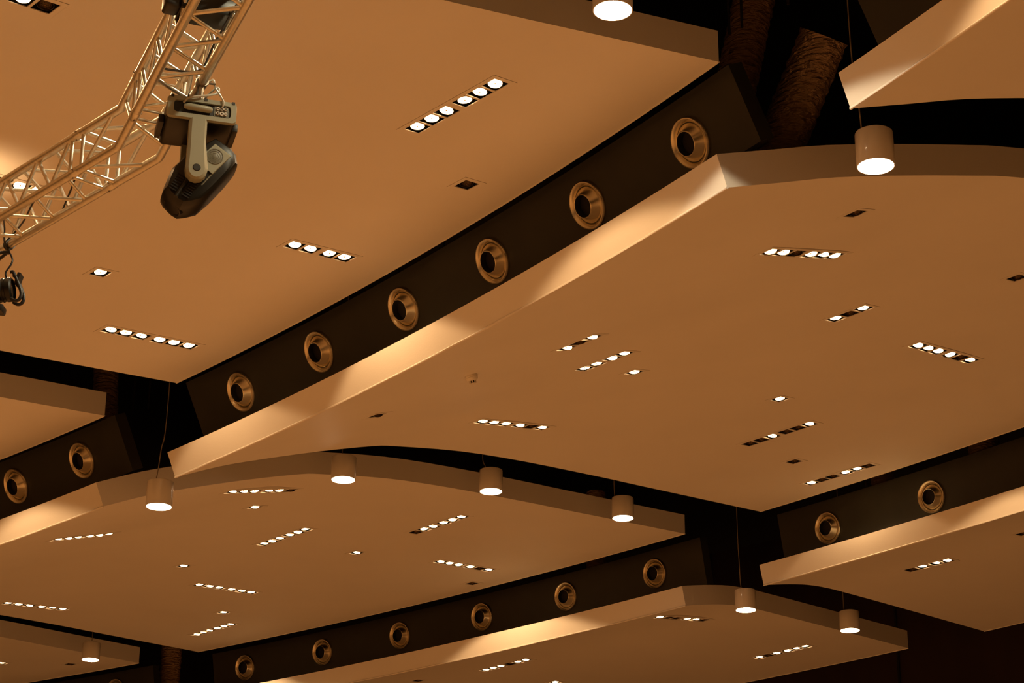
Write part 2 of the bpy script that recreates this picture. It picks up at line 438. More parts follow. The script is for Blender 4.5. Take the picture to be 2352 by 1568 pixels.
# ---------------------------------------------------------------- recessed lights
MESH = {}
def trim_mesh(n):
    if ('t', n) in MESH: return MESH['t', n]
    xs = cells(n); bm = bmesh.new(); M = 0.040; x0, x1 = xs[0] - CELL / 2, xs[-1] + CELL / 2
    zc, h = 0.0005, 0.007
    for s in (-1, 1):
        box(bm, ((x0 + x1) / 2, s * (CELL / 2 + M / 2), zc), (x1 - x0 + 2 * M, M, h))
        box(bm, (x0 - M / 2 if s < 0 else x1 + M / 2, 0, zc), (M, CELL, h))
    for sx in (-1, 1):
        box(bm, ((x0 + x1) / 2, sx * (CELL / 2 + M - .003), .022), (x1 - x0 + 2 * M - .002, .005, .04))
        box(bm, (x0 - M + .003 if sx < 0 else x1 + M - .003, 0, .022), (.005, CELL + 2 * M - .002, .04))
    for a, b in zip(xs, xs[1:]):
        wd = b - a - CELL
        box(bm, ((a + b) / 2, 0, zc), (wd, CELL, h))
    MESH['t', n] = bm_mesh('trim_frame', bm); MESH['t', n].materials.append(M_TRIM)
    return MESH['t', n]
def housing_mesh(n):
    if ('h', n) in MESH: return MESH['h', n]
    xs = cells(n); bm = bmesh.new(); x0, x1 = xs[0] - CELL / 2 - .004, xs[-1] + CELL / 2 + .004
    vb = [bm.verts.new(v) for v in ((x0, -CELL / 2 - .004, .004), (x1, -CELL / 2 - .004, .004), (x1, CELL / 2 + .004, .004), (x0, CELL / 2 + .004, .004))]
    vt = [bm.verts.new((v.co.x, v.co.y, .124)) for v in vb]
    for i in range(4): bm.faces.new((vb[i], vb[(i + 1) % 4], vt[(i + 1) % 4], vt[i]))
    bm.faces.new(vt)
    # dividing plates between the cells
    for a, b in zip(xs, xs[1:]):
        box(bm, ((a + b) / 2, 0, .064), (.006, CELL, .118))
    MESH['h', n] = bm_mesh('housing', bm); MESH['h', n].materials.append(M_HOUS)
    return MESH['h', n]
def lamp_mesh(on):
    if ('l', on) in MESH: return MESH['l', on]
    bm = bmesh.new()
    if on: lathe(bm, [(0.0535, 0.0), (0.045, 0.004), (0.03, 0.007), (0.012, 0.009)], 28, close_end=True)
    else: lathe(bm, [(0.0535, 0.0), (0.050, 0.012), (0.040, 0.026), (0.025, 0.036), (0.010, 0.040)], 28, close_end=True)
    me = bm_mesh('lamp', bm, 60); me.materials.append(M_LAMP if on else M_REFL); MESH['l', on] = me
    return me
def bezel_mesh():
    if 'bz' in MESH: return MESH['bz']
    bm = bmesh.new(); lathe(bm, [(0.0556, 0.001), (0.060, 0.001), (0.062, 0.006), (0.060, 0.03), (0.0556, 0.03), (0.0556, 0.001)], 28)
    MESH['bz'] = bm_mesh('bezel', bm, 40); MESH['bz'].materials.append(M_HOUS); return MESH['bz']
def cap_mesh():
    if 'c' in MESH: return MESH['c']
    bm = bmesh.new(); bmesh.ops.create_uvsphere(bm, u_segments=10, v_segments=6, radius=0.0055)
    MESH['c'] = bm_mesh('burner_cap', bm, 60); MESH['c'].materials.append(M_CAP); return MESH['c']
rl = random.Random(3)
DIM = {('A', 31.9): 0.4, ('A', 32.0): 0.9, ('A', 31.6): .8, ('C', 38.2): .7, ('B', 38.6): .7}
PNAME = {'A': 'upper left panel', 'B': 'middle panel', 'C': 'lower left panel', 'G': 'bottom left corner panel', 'D': 'bottom panel', 'E': 'narrow right panel'}
for pk, n, lit, r, ph, dn, label in LIGHTS:
    mw = light_frame(pk, r, ph, dn, n)
    t = thing('recessed_downlight', label, 'downlight', mw, 'recessed downlights of the ' + PNAME[pk])
    link('trim_frame', trim_mesh(n), None, t); link('housing', housing_mesh(n), None, t)
    iw = mw.to_3x3().inverted()
    if '1' in lit:
        ld = bpy.data.lights.new('downlight_beam', 'SPOT'); ld.energy = BEAM * lit.count('1') * DIM.get((pk, round(r, 1)), 1); ld.color = WARM
        ld.spot_size = math.radians({('A', 31.6): 128, ('A', 32.0): 116, ('A', 31.9): 122, ('B', 38.6): 122, ('C', 38.2): 122}.get((pk, round(r, 1)), 132)); ld.spot_blend = 0.10; ld.shadow_soft_size = 0.06
        lo = bpy.data.objects.new('downlight_beam', ld); COL.objects.link(lo); lo.parent = t; lo.location = (0, 0, -0.075)
    for x, ch in zip(cells(n), lit):
        on = ch == '1'
        l = link('lamp', lamp_mesh(on), None, t)
        l.location = (x, 0, 0.012)
        hd = (EYE - mw.translation); hd.z = 0; hd.normalize()
        sd = Vector((-hd.y, hd.x, 0)); a1, a2 = math.radians(rl.uniform(0, 12)), math.radians(rl.uniform(-10, 10))
        nw = Vector((0, 0, -1)) + hd * math.tan(a1) + sd * math.tan(a2)
        l.rotation_mode = 'QUATERNION'
        l.rotation_quaternion = Vector((0, 0, -1)).rotation_difference((iw @ nw).normalized())
        if not on: l['label'] = 'unlit lamp with dark bronze reflector'
        z = link('bezel', bezel_mesh(), None, l)
        c = link('burner_cap', cap_mesh(), None, l); c.location = (0, 0, -0.003)

# ---------------------------------------------------------------- dark boards with air nozzles
def board(name_label, p0, p1, lo, hi, thick=0.10):
    bm = bmesh.new(); N = 30; rows = []
    L = math.hypot(hi[0] - lo[0], hi[1] - lo[1])
    nx, nz = (hi[1] - lo[1]) / L, -(hi[0] - lo[0]) / L       # outward (away from the hall centre)
    lo2 = (lo[0] - (hi[0] - lo[0]) * 0.02, lo[1] - (hi[1] - lo[1]) * 0.02)
    for i in range(N + 1):
        ph = p0 + (p1 - p0) * i / N
        rows.append([bm.verts.new(W3(a, ph, b)) for a, b in (lo2, hi, (hi[0] + nx * thick, hi[1] + nz * thick), (lo2[0] + nx * thick, lo2[1] + nz * thick))])
    for a, b in zip(rows, rows[1:]):
        for k in range(4): bm.faces.new((a[k], b[k], b[(k + 1) % 4], a[(k + 1) % 4]))
    bm.faces.new(rows[0]); bm.faces.new(rows[-1][::-1])
    o = obj('nozzle_board', bm, M_BOARD, smooth=30)
    tag(o, name_label, 'air plenum board', 'dark boards holding the air nozzles')
    return o
LOB, HIB = (32.85, 5.345), (32.655, 5.733)
LOE, HIE = (39.265, 5.74), (39.18, 6.182)
board('dark brown board at top right above the entering panel corner', .345, .5229, LOB, HIB)
board('long dark brown board with six nozzle rings across the middle', .5533, .7324, LOB, HIB)
board('dark brown board at left edge with two nozzle rings', .7608, .936, LOB, HIB)
board('dark board behind the bottom left corner panel', .96, 1.135, LOB, HIB)
board('dark board low at right with two nozzle rings', .556, .7334, LOE, HIE)
board('dark board along the bottom with six nozzle rings', .758, .936, LOE, HIE)
board('dark board at the bottom left corner with a barely visible nozzle', .96, 1.135, LOE, HIE)
R = 0.205
bm = bmesh.new(); lathe(bm, [(R * .99, 0.0005), (R, .008), (R * .985, .022), (R * .95, .031), (R * .91, .032), (R * .84, .022), (R * .765, .002), (R * .755, -.004), (R * .74, -.004)], 64)
ME_FL = bm_mesh('flange', bm, 35); ME_FL.materials.append(M_NOZ)
bm = bmesh.new(); lathe(bm, [(R * .745, -.004), (R * .735, .002), (R * .70, .010), (R * .60, .034), (R * .505, .062), (R * .485, .068), (R * .47, .070), (R * .455, .068), (R * .447, .060)], 64)
ME_CN = bm_mesh('cone', bm, 40); ME_CN.materials.append(M_NOZ)
bm = bmesh.new(); lathe(bm, [(R * .449, .061), (R * .44, .03), (R * .43, .006)], 48, close_end=True)
ME_TH = bm_mesh('throat', bm, 40); ME_TH.materials.append(M_THROAT)
def nozzle(ph, lo, hi, label, group, f=0.487):
    r = lo[0] + (hi[0] - lo[0]) * f; z = lo[1] + (hi[1] - lo[1]) * f
    up = W3(hi[0], ph, hi[1]) - W3(lo[0], ph, lo[1]); up.normalize()
    tang = Vector((-math.sin(ph), math.cos(ph), 0)); nz = tang.cross(up).normalized()
    rad = Vector((math.cos(ph), math.sin(ph), 0))
    if nz.dot(rad) > 0: nz = -nz; tang = -tang
    x = up.cross(nz)
    t = thing('jet_nozzle', label, 'air nozzle', frame(W3(r, ph, z), x, up, nz), group)
    link('flange', ME_FL, None, t); c = link('cone', ME_CN, None, t); link('throat', ME_TH, None, c)
ORD = ['leftmost', 'second from the left', 'third from the left', 'third from the right', 'second from the right', 'rightmost']
for i, ph in enumerate([.7147, .6856, .6560, .6267, .5973, .5680]):
    nozzle(ph, LOB, HIB, '%s of six metal air nozzles on the long middle board' % ORD[i], 'air nozzles on the long middle board', [.47, .50, .48, .466, .459, .436][i])
nozzle(.7776, LOB, HIB, 'right one of two metal air nozzles on the left edge board', 'air nozzles on the left edge board')
nozzle(.8051, LOB, HIB, 'left one of two metal air nozzles on the left edge board', 'air nozzles on the left edge board')
for i, ph in enumerate([.9234, .8932, .8638, .8337, .8040, .7738]):
    nozzle(ph, LOE, HIE, '%s of six metal air nozzles on the bottom board' % ORD[i], 'air nozzles on the bottom board', .50)
nozzle(.7191, LOE, HIE, 'left one of two air nozzles on the low right board', 'air nozzles on the low right board', .44)
nozzle(.6888, LOE, HIE, 'right one of two air nozzles on the low right board', 'air nozzles on the low right board', .44)
nozzle(.9755, LOE, HIE, 'air nozzle showing only its upper rim at the bottom edge', 'air nozzle on the bottom left board', .5)

# ---------------------------------------------------------------- pendant lamps
bm = bmesh.new()
lathe(bm, [(0.0, .268), (0.05, .268), (0.128, .266), (0.1355, .262), (0.1375, .254), (0.1375, .004), (0.135, 0), (0.129, 0), (0.1275, .02), (0.1275, .05)], 48)
ME_PB = bm_mesh('lamp_body', bm, 40); ME_PB.materials.append(M_PBODY)
bm = bmesh.new(); lathe(bm, [(0.1274, .008), (0.10, .010), (0.05, .012)], 40, close_end=True)
ME_PD = bm_mesh('light_opening', bm, 60); ME_PD.materials.append(M_PLITE)
bm = bmesh.new(); lathe(bm, [(0.012, .26), (0.012, .285), (0.006, .30)], 16, close_end=True)
ME_PG = bm_mesh('cable_gland', bm, 40); ME_PG.materials.append(M_STEEL)
GAB, GCD, GEF = .7466, .5381, .94795
PEND_L = [
 (32.80, GAB, 4.93, 'white pendant lamp farthest left of the row, hanging lowest beside panel corner', (-.05, -.035, .02)),
 (34.50, GAB, 5.54, 'pendant lamp in front of the curved panel edge, second in the row', (-.02, -.02, -.02)),
 (36.08, GAB, 5.81, 'pendant lamp with a crooked cable, third in the row', (-.055, -.10, -.10)),
 (37.67, GAB, 5.93, 'pendant lamp near the right tip of lower left panel, last in the row', (-.10, -.105, -.11)),
 (39.29, GAB, 5.40, 'pendant lamp with a diagonal shadow on its body, lower right', (-.05, -.06, -.075)),
 (40.82, GAB, 5.49, 'pendant lamp farthest right, in front of the bottom panel end', (-.07, -.07, -.075)),
 (37.74, GEF, 5.88, 'small pendant lamp at the bottom left corner', (.0, .0, .0)),
 (33.19, GCD, 5.06, 'large glaring pendant lamp at right under the top right panel corner', (-.085, -.09, -.13)),
 (31.59, GCD, 5.47, 'glaring pendant lamp cut by the top edge of the photo', (-.085, -.09, -.10)),
]
for r, ph, z, label, (xa, xb, xc) in PEND_L:
    p = W3(r, ph, z)
    t = thing('pendant_lamp', label, 'pendant lamp', Matrix.Translation(p), 'cylindrical pendant lamps')
    link('lamp_body', ME_PB, None, t); link('light_opening', ME_PD, None, t); g_ = link('cable_gland', ME_PG, None, t); g_.location = (xa, 0, 0)
    ld = bpy.data.lights.new('pendant_beam', 'SPOT'); ld.energy = 150; ld.color = (1.0, 0.80, 0.52)
    ld.spot_size = math.radians(146 if r < 32 else 137); ld.spot_blend = 0.06; ld.shadow_soft_size = 0.05
    lo = bpy.data.objects.new('pendant_beam', ld); COL.objects.link(lo); lo.parent = t; lo.location = (0, 0, -0.02)
    inv = t.matrix_world.inverted()
    top = CEIL_Z
    ctrl = [p + Vector((xa, 0, .262)), p + Vector((xa + (xb - xa) * .25, 0, .31)), p + Vector((xb, 0, .40)), p + Vector((xb + (xc - xb) * .3, 0, .62)), p + Vector((xc, 0, 1.2)), Vector((p.x + xc, p.y, top))]
    bm = bmesh.new(); tube(bm, [inv @ q for q in smooth_path(ctrl, 6)], 0.0055, 6)
    obj('cable', bm, M_CABLE, t, 60)

# ---------------------------------------------------------------- smoke detector on the middle panel
r, ph = 33.5103, .6646
c = W3(r, ph, 0); c.z = zworld('mid', c.x, c.y)
mw = light_frame('B', r, ph, 'R', 1)
t = thing('smoke_detector', 'round smoke detector with a slotted tip on the middle panel', 'smoke detector', mw)
bm = bmesh.new(); lathe(bm, [(.0, .004), (.055, .004), (.060, -.002), (.061, -.018), (.056, -.022)], 32); obj('base', bm, M_WHITEP, t, 40)
bm = bmesh.new(); lathe(bm, [(.056, -.023), (.058, -.026), (.056, -.042), (.046, -.052), (.035, -.055), (.0, -.055)], 32); obj('body', bm, M_WHITEP, t, 40)
bm = bmesh.new(); lathe(bm, [(.028, -.055), (.028, -.078)], 24, True, True)
obj('sensing_chamber', bm, M_BLACK, t, 40)
bm = bmesh.new()
for k in range(8):
    a = k * math.pi / 4
    box(bm, (.030 * math.cos(a), .030 * math.sin(a), -.066), (.007, .007, .026), Matrix.Rotation(a, 3, 'Z'))
lathe(bm, [(0.0, -.078), (.033, -.078), (.033, -.083), (.02, -.087), (0, -.088)], 24)
obj('cage', bm, M_WHITEP, t, 40)

# ---------------------------------------------------------------- foil ducts and hanger rods in the void above
def duct(a, b, rad, material, label, seed, squash=1.0):
    a, b = Vector(a), Vector(b); rnd = random.Random(seed)
    ax = (b - a); L = ax.length; ax.normalize()
    u = ax.cross(Vector((0.3, 0.2, 1))).normalized(); v = ax.cross(u)
    n, k = 30, max(12, int(L / 0.035)); bm = bmesh.new(); rings = []
    for i in range(k + 1):
        ring = []
        for j in range(n):
            an = 2 * math.pi * j / n
            wr = 0.035 * math.sin(i * 2.4 + 1.5 * math.sin(an * 2 + seed)) + rnd.uniform(-.028, .028)
            rr = rad * (1 + wr)
            ring.append(bm.verts.new(a + ax * (L * i / k) + u * math.cos(an) * rr * squash + v * math.sin(an) * rr))
        rings.append(ring)
    for p, q in zip(rings, rings[1:]):
        for j in range(n): bm.faces.new((p[j], p[(j + 1) % n], q[(j + 1) % n], q[j]))
    bm.faces.new(rings[0][::-1]); bm.faces.new(rings[-1])
    o = obj('flexible_duct', bm, material, smooth=50)
    return tag(o, label, 'air duct', 'foil air ducts in the ceiling void')
duct((2.40, 14.62, 10.22), (2.0, 15.17, 9.3), 0.19, M_FOILG, 'thick slanted foil duct in the dark gap at top right', 1)
duct((2.05, 15.2, 11.4), (1.76, 15.6, 10.05), 0.17, M_FOIL, 'shiny crumpled foil duct beside the upper panel corner, top right', 2)
duct((-4.68, 23.1, 11.3), (-4.58, 23.0, 9.9), 0.14, M_FOILG, 'dim foil duct behind the left panel corner', 3)
duct((-5.71, 35.9, 11.2), (-5.73, 35.9, 9.9), 0.17, M_FOIL, 'foil duct in the dark gap at the bottom left', 4)
duct((4.74, 26.2, 11.6), (4.74, 26.2, 10.35), 0.15, M_FOIL, 'foil duct glimpsed above the low right board, left one', 5)
duct((5.80, 24.95, 11.6), (5.76, 24.93, 10.35), 0.19, M_FOIL, 'foil duct glimpsed above the low right board, right one', 6)
duct((1.23, 29.9, 11.6), (1.23, 29.9, 10.3), 0.14, M_FOIL, 'foil duct glimpsed above the bottom board', 7)
RODS = [((-4.404, 23.617), 9.6), ((-4.188, 23.402), 9.5), ((-3.633, 22.845), 9.3), ((-5.389, 24.551), 10.2), ((-1.151, 20.088), 9.0), ((-0.678, 19.511), 9.0),
        ((1.70, 14.9), 9.4), ((1.79, 14.8), 9.4), ((2.11, 14.45), 9.3), ((3.05, 13.333), 8.9), ((3.325, 12.851), 8.9), ((4.303, 28.515), 9.6), ((4.825, 27.94), 9.4)]
RL = ['in the left dark gap, left one', 'in the left dark gap, second', 'beside the long board end at left', 'in the dark strip at the left edge', 'above the curved edge, left one', 'above the curved edge, right one',
      'in front of the crumpled duct, left one', 'in front of the crumpled duct, right one', 'crossing the thick foil duct', 'right of the big pendant, left one', 'right of the big pendant, right one',
      'behind the lower right pendant, left one', 'behind the lower right pendant, right one']
for ((x, y), z0), lb in zip(RODS, RL):
    bm = bmesh.new(); tube(bm, [(x, y, max(z0, 10.4)), (x, y, CEIL_Z)], 0.011, 8)
    tag(obj('hanger_rod', bm, M_ROD, smooth=60), 'thin dark hanger rod ' + lb, 'hanger rod', 'hanger rods in the ceiling void')

# ---------------------------------------------------------------- lighting truss (square, four chords, one bend)
B0 = Vector((-2.28, 11.145, 7.41))
D1 = Vector((-.6803, .7329, 0)).normalized(); D2 = Vector((.3772, -.9261, 0)).normalized()
WT = 0.252
def away(d):
    n = Vector((-d.y, d.x, 0))
    return n if n.y > 0 else -n
N1, N2 = away(D1), away(D2)
if N2.dot(N1) < 0: N2 = -N2
bis = (N1 + N2); bis = bis.normalized() * (WT / bis.normalized().dot(N1))
OFF = {'nb': (0, 0), 'fb': (1, 0), 'nt': (0, 1), 'ft': (1, 1)}
L1, L2 = 2.7, 3.2
def chord_pt(k, s):          # s < 0 along the left run, s > 0 along the right run
    a, b = OFF[k]
    if s < 0: return B0 + D1 * (-s) + N1 * (WT * a) + Vector((0, 0, WT * b))
    if s > 0: return B0 + D2 * s + N2 * (WT * a) + Vector((0, 0, WT * b))
    return B0 + bis * a + Vector((0, 0, WT * b))
tr = thing('lighting_truss', 'square aluminium lighting truss with a bend at upper left', 'truss', Matrix.Translation(B0))
inv = tr.matrix_world.inverted()
for k in OFF:
    bm = bmesh.new(); tube(bm, [inv @ chord_pt(k, -L1), inv @ chord_pt(k, 0), inv @ chord_pt(k, L2)], 0.0265, 20)
    obj('chord', bm, M_TRUSS, tr, 40)
C1, C2 = -0.46, 0.42           # where the corner piece is pinned to the straight runs
for k in OFF:
    for s in (C1, C2):
        a, b = inv @ chord_pt(k, s - .045), inv @ chord_pt(k, s + .045)
        bm = bmesh.new(); tube(bm, [a, a.lerp(b, .12), a.lerp(b, .5), a.lerp(b, .88), b], [.0270, .0288, .0294, .0288, .0270], 20)
        cpl = obj('coupler', bm, M_TRUSS, tr, 40)
        bm = bmesh.new()
        for f in (.3, .7):
            q = a.lerp(b, f); dv = Vector((0, 0, 1)) if f < .5 else (b - a).normalized().cross(Vector((0, 0, 1)))
            tube(bm, [q - dv * .036, q + dv * .036], .005, 8)
        obj('pin', bm, M_STEEL, cpl, 40)
def brace(k1, s1, k2, s2):
    a, b = inv @ chord_pt(k1, s1), inv @ chord_pt(k2, s2)
    bm = bmesh.new(); tube(bm, [a, b], 0.0120, 12)
    obj('brace', bm, M_TRUSS, tr, 40)
FACES = [('nb', 'fb', .0), ('nt', 'ft', .17), ('nb', 'nt', .17), ('fb', 'ft', .0)]
for k1, k2, ofs in FACES:
    for s in (C1 - .06, C1 + .06, C2 - .06, C2 + .06): brace(k1, s, k2, s)
    for base, sg, length in ((C1 - .09, -1, L1 + C1), (C2 + .09, 1, L2 - C2)):
        x = 0; flip = ofs > 0; st = .18
        while x + st < length - .1:
            a, b = (k1, k2) if not flip else (k2, k1)
            brace(a, base + sg * x, b, base + sg * (x + st)); flip = not flip; x += st
    brace(k1, C1 + .09, k2, -.08); brace(k2, .10, k1, C2 - .09)
# cables running through the truss
def cable(pts, rad, material, label, n=8):
    bm = bmesh.new(); tube(bm, smooth_path(pts, n), rad, 8)
    return tag(obj('power_cable', bm, material, smooth=60), label, 'cable')
P = chord_pt
cable([P('fb', -1.0) + Vector((0, 0, .03)), P('fb', -.75).lerp(P('nt', -.75), .35), P('nb', -.7).lerp(P('ft', -.7), .55), P('nb', -1.0).lerp(P('ft', -1.0), .35),
       P('nb', -1.35).lerp(P('fb', -1.35), .7) + Vector((0, 0, .03)), P('fb', -1.7) + Vector((0, 0, .03))], .006, M_BLACK, 'thin black cable winding inside the left run of the truss')
cable([P('nt', .55).lerp(P('ft', .55), .25), P('nb', .75).lerp(P('ft', .75), .55), P('fb', 1.0) + Vector((-.03, 0, .04)), P('fb', 1.3) + Vector((-.03, 0, .05)), P('fb', 1.8) + Vector((-.02, 0, .06)), P('fb', 2.6) + Vector((-.03, 0, .04))], .007, M_BLACK,
      'black cable strapped along the right chord of the truss')
cable([P('ft', 1.5), P('ft', 1.35).lerp(P('fb', 1.35), .45), P('ft', 1.15).lerp(P('fb', 1.15), .75), P('ft', 1.1).lerp(P('fb', 1.2), .9), P('fb', 1.4).lerp(P('ft', 1.4), .3), P('fb', 1.8).lerp(P('ft', 1.8), .4), P('fb', 2.3).lerp(P('ft', 2.3), .2)], .005, M_WCAB,
      'pale cable hanging in a loop inside the upper truss')

# ---------------------------------------------------------------- black box strapped across the truss at the top
ctr = P('nb', 1.42).lerp(P('ft', 1.42), .56) - N2 * .03
t = thing('control_box', 'black box strapped across the truss at the top edge', 'control box', frame(ctr, N2, D2, Vector((0, 0, 1))))
bm = bmesh.new(); box(bm, (.02, 0, 0), (.30, .17, .10)); bevel_all(bm, .012); obj('case', bm, M_BLACKG, t, 40)
bm = bmesh.new()
for q in (-.03, 0, .03): box(bm, (.03, -.087 , q), (.20, .008, .010))
obj('ribs', bm, M_GREYD, t)
bm = bmesh.new(); box(bm, (-.165, .01, .03), (.085, .12, .15)); bevel_all(bm, .02, 3); obj('strap', bm, M_BLACK, t, 40)

# ---------------------------------------------------------------- moving head light under the truss
AX = math.radians(16)
E1 = Vector((math.cos(AX), math.sin(AX), 0)); SX = Vector((math.sin(AX), -math.cos(AX), 0)); UZ = Vector((0, 0, 1))
PIV = Vector((-1.745, 10.525, 6.933))
mh = thing('moving_head_light', 'large black moving head stage light hanging from the truss', 'stage light', frame(PIV, E1, -SX, UZ))
# local axes: x right, -y towards the camera, z up
bm = bmesh.new(); box(bm, (.012, 0, .292), (.37, .34, .135)); bevel_all(bm, .022, 3)
base = obj('base', bm, M_BLACKG, mh, 35)
# front plate with recessed handle and sockets
bm = bmesh.new()
def rrect(bm, x0, x1, z0, z1, y, rad, n=6):
    pts = []
    for cx_, cz_, a0 in ((x1 - rad, z1 - rad, 0), (x0 + rad, z1 - rad, 90), (x0 + rad, z0 + rad, 180), (x1 - rad, z0 + rad, 270)):
        for i in range(n + 1):
            a = math.radians(a0 + 90 * i / n); pts.append((cx_ + rad * math.cos(a), y, cz_ + rad * math.sin(a)))
    return [bm.verts.new(p) for p in pts]
o1 = rrect(bm, -.172, .198, .232, .357, -.184, .022); i1 = rrect(bm, -.140, .170, .258, .332, -.184, .020)
o0 = rrect(bm, -.176, .202, .228, .361, -.165, .022); i0 = rrect(bm, -.138, .168, .260, .330, -.150, .018)
n = len(o1)
for j in range(n):
    k = (j + 1) % n
    bm.faces.new((o1[j], o1[k], i1[k], i1[j])); bm.faces.new((o0[j], o0[k], o1[k], o1[j])); bm.faces.new((i1[j], i1[k], i0[k], i0[j]))
fp = obj('front_plate', bm, M_GREY, base, 35)
fp['label'] = 'grey front plate with a recessed handle'
bm = bmesh.new(); v = rrect(bm, -.138, .168, .260, .330, -.1715, .018); bm.faces.new(v); obj('recess', bm, M_BLACK, base)
bm = bmesh.new(); tube(bm, [(-.085, -.182, .297), (-.06, -.186, .297), (.05, -.186, .293), (.062, -.18, .293)], [.012, .019, .019, .014], 14); h = obj('handle', bm, M_GREY, base, 50)
bm = bmesh.new(); box(bm, (.118, -.173, .295), (.078, .006, .058)); obj('socket_panel', bm, M_GREYD, base)
for x, z, rr in ((.098, .310, .009), (.120, .310, .009), (.140, .312, .009), (.098, .282, .009), (.120, .281, .011), (.141, .282, .009)):
    bm = bmesh.new(); lathe(bm, [(rr * .5, .002), (rr * .55, .008), (rr, .008), (rr, -.002)], 16)
    bmesh.ops.transform(bm, matrix=Matrix.Translation((x, -.177, z)) @ Matrix.Rotation(math.radians(90), 4, 'X'), verts=bm.verts[:])
    obj('socket', bm, M_WHITEP, base, 40)
for x in (-.15, .03, .18):
    bm = bmesh.new(); box(bm, (x, -.178, .352), (.016, .02, .014)); obj('latch', bm, M_BLACK, base, 40)
for x in (-.19, .21):
    bm = bmesh.new(); box(bm, (x, .02, .262), (.03, .20, .05)); bevel_all(bm, .005); obj('side_grip', bm, M_BLACK, base, 40)
# clamps to the chord
bm = bmesh.new()
lathe(bm, [(.0, .355), (.10, .357), (.095, .385), (.06, .405), (.0, .41)], 32); obj('mounting_plate', bm, M_BLACK, base, 40)
for s in (-.10, .10):
    q = mh.matrix_world.inverted() @ (P('fb', .0 + (P('fb', 0) - (PIV + Vector((0, 0, .477)))).length + s))
    bm = bmesh.new(); tube(bm, [(q.x, q.y, .37), (q.x, q.y, q.z - .03)], .014, 10)
    lathe_b = bmesh.new(); lathe_b.free()
    d = (mh.matrix_world.inverted().to_3x3() @ D2).normalized()
    tube(bm, [q - d * .022, q + d * .022], .034, 18)
    tube(bm, [q + Vector((.0, 0, .0)), q + Vector((.075, .01, .005))], .007, 8)
    obj('clamp', bm, M_STEEL if s > 0 else M_BLACK, mh, 40)
# yoke: two arms
def arm(y0, y1):
    pts = [(-.050, .235), (.046, .235), (.046, .10), (.060, -.01), (.066, -.06), (.058, -.095), (.035, -.12), (.005, -.128), (-.025, -.12), (-.048, -.095), (-.054, -.06), (-.050, .02)]
    bm = bmesh.new()
    ins = lambda k: [(0.005 + (x - .005) * k, -.06 + (z + .06) * k) for x, z in pts]
    sgn = -1 if y0 < 0 else 1
    a = [bm.verts.new((x, y0, z)) for x, z in pts]
    b = [bm.verts.new((x, y1 - sgn * .012, z)) for x, z in pts]
    c = [bm.verts.new((.0 + x * .72, y1, z if z > .2 else -.06 + (z + .06) * .86)) for x, z in pts]
    for u, v in ((a, b), (b, c)):
        for j in range(len(pts)):
            k = (j + 1) % len(pts); bm.faces.new((u[j], u[k], v[k], v[j]))
    bm.faces.new(a[::-1]); bm.faces.new(c)
    o = obj('yoke_arm', bm, M_GREY, mh, 30); o['label'] = 'grey yoke arm'
    return o
a1 = arm(-.128, -.188); arm(.128, .188)
bm = bmesh.new(); lathe(bm, [(.0, 0), (.018, 0), (.022, -.004), (.024, -.012)], 20)
bmesh.ops.transform(bm, matrix=Matrix.Translation((.004, -.192, -.062)) @ Matrix.Rotation(math.radians(90), 4, 'X'), verts=bm.verts[:])
obj('pivot_cap', bm, M_BLACK, a1, 40)
# head: its side outline given real thickness, rounded to both sides
HO = [(.051, .129), (.111, .176), (.199, .122), (.228, .085), (.239, .027), (.192, -.055), (.115, -.169), (.048, -.252), (-.01, -.278), (-.055, -.290), (-.089, -.271), (-.135, -.226), (-.152, -.196), (-.146, -.159), (-.117, -.055), (-.074, .003), (-.048, .051)]
hc = Vector((.045, -.06))
bm = bmesh.new(); rings = []
for y, k in ((-.120, .80), (-.112, .90), (-.085, .975), (-.04, 1.0), (.04, 1.0), (.085, .975), (.112, .90), (.120, .80)):
    rings.append([bm.verts.new((hc.x + (x - hc.x) * k, y, hc.y + (z - hc.y) * k)) for x, z in [(a_, b_ * .94 + .018) for a_, b_ in HO]])
for u, v in zip(rings, rings[1:]):
    for j in range(len(HO)):
        k = (j + 1) % len(HO); bm.faces.new((u[j], u[k], v[k], v[j]))
bm.faces.new(rings[0]); bm.faces.new(rings[-1][::-1])
head = obj('head', bm, M_BLACKG, mh, 30)
bm = bmesh.new()
pl = [(.095, .085), (.165, .040), (.125, -.040), (.045, .015)]
pl = [(.102, .128), (.196, .066), (.100, -.058), (.005, .010)]
a = [bm.verts.new((x, -.121, z)) for x, z in pl]; b = [bm.verts.new((hc.x + (x - hc.x) * .94, -.130, hc.y + (z - hc.y) * .94)) for x, z in pl]
for j in range(4): bm.faces.new((a[j], a[(j + 1) % 4], b[(j + 1) % 4], b[j]))
bm.faces.new(b); obj('cover_plate', bm, M_GREY, head)
bm = bmesh.new(); lathe(bm, [(.046, 0), (.046, .004), (.042, .004), (.041, .001), (.031, .003), (.030, .001), (.019, .003), (.018, .001), (.008, .004), (0, .004)], 32)
bmesh.ops.transform(bm, matrix=Matrix.Translation((.104, -.130, .046)) @ Matrix.Rotation(math.radians(90), 4, 'X'), verts=bm.verts[:])
obj('fan_grille', bm, M_GREYD, head, 40)
dr = Vector((-.058, 0, -.119)).normalized(); pp = Vector((dr.z, 0, -dr.x))
bm = bmesh.new()
tube(bm, [(-.025, -.120, -.09), (-.088, -.118, -.215)], .014, 12); obj('rib', bm, M_BLACKG, head, 50)
for side in (-1, 1):
    for i in range(7):
        c_ = Vector((-.030, -.121, -.105)) + dr * (.016 * i) + pp * side * .040
        bm = bmesh.new()
        box(bm, c_, (.006, .006, .040), Matrix((dr, Vector((0, 1, 0)), pp)).transposed()); obj('cooling_slot', bm, M_THROAT, head)
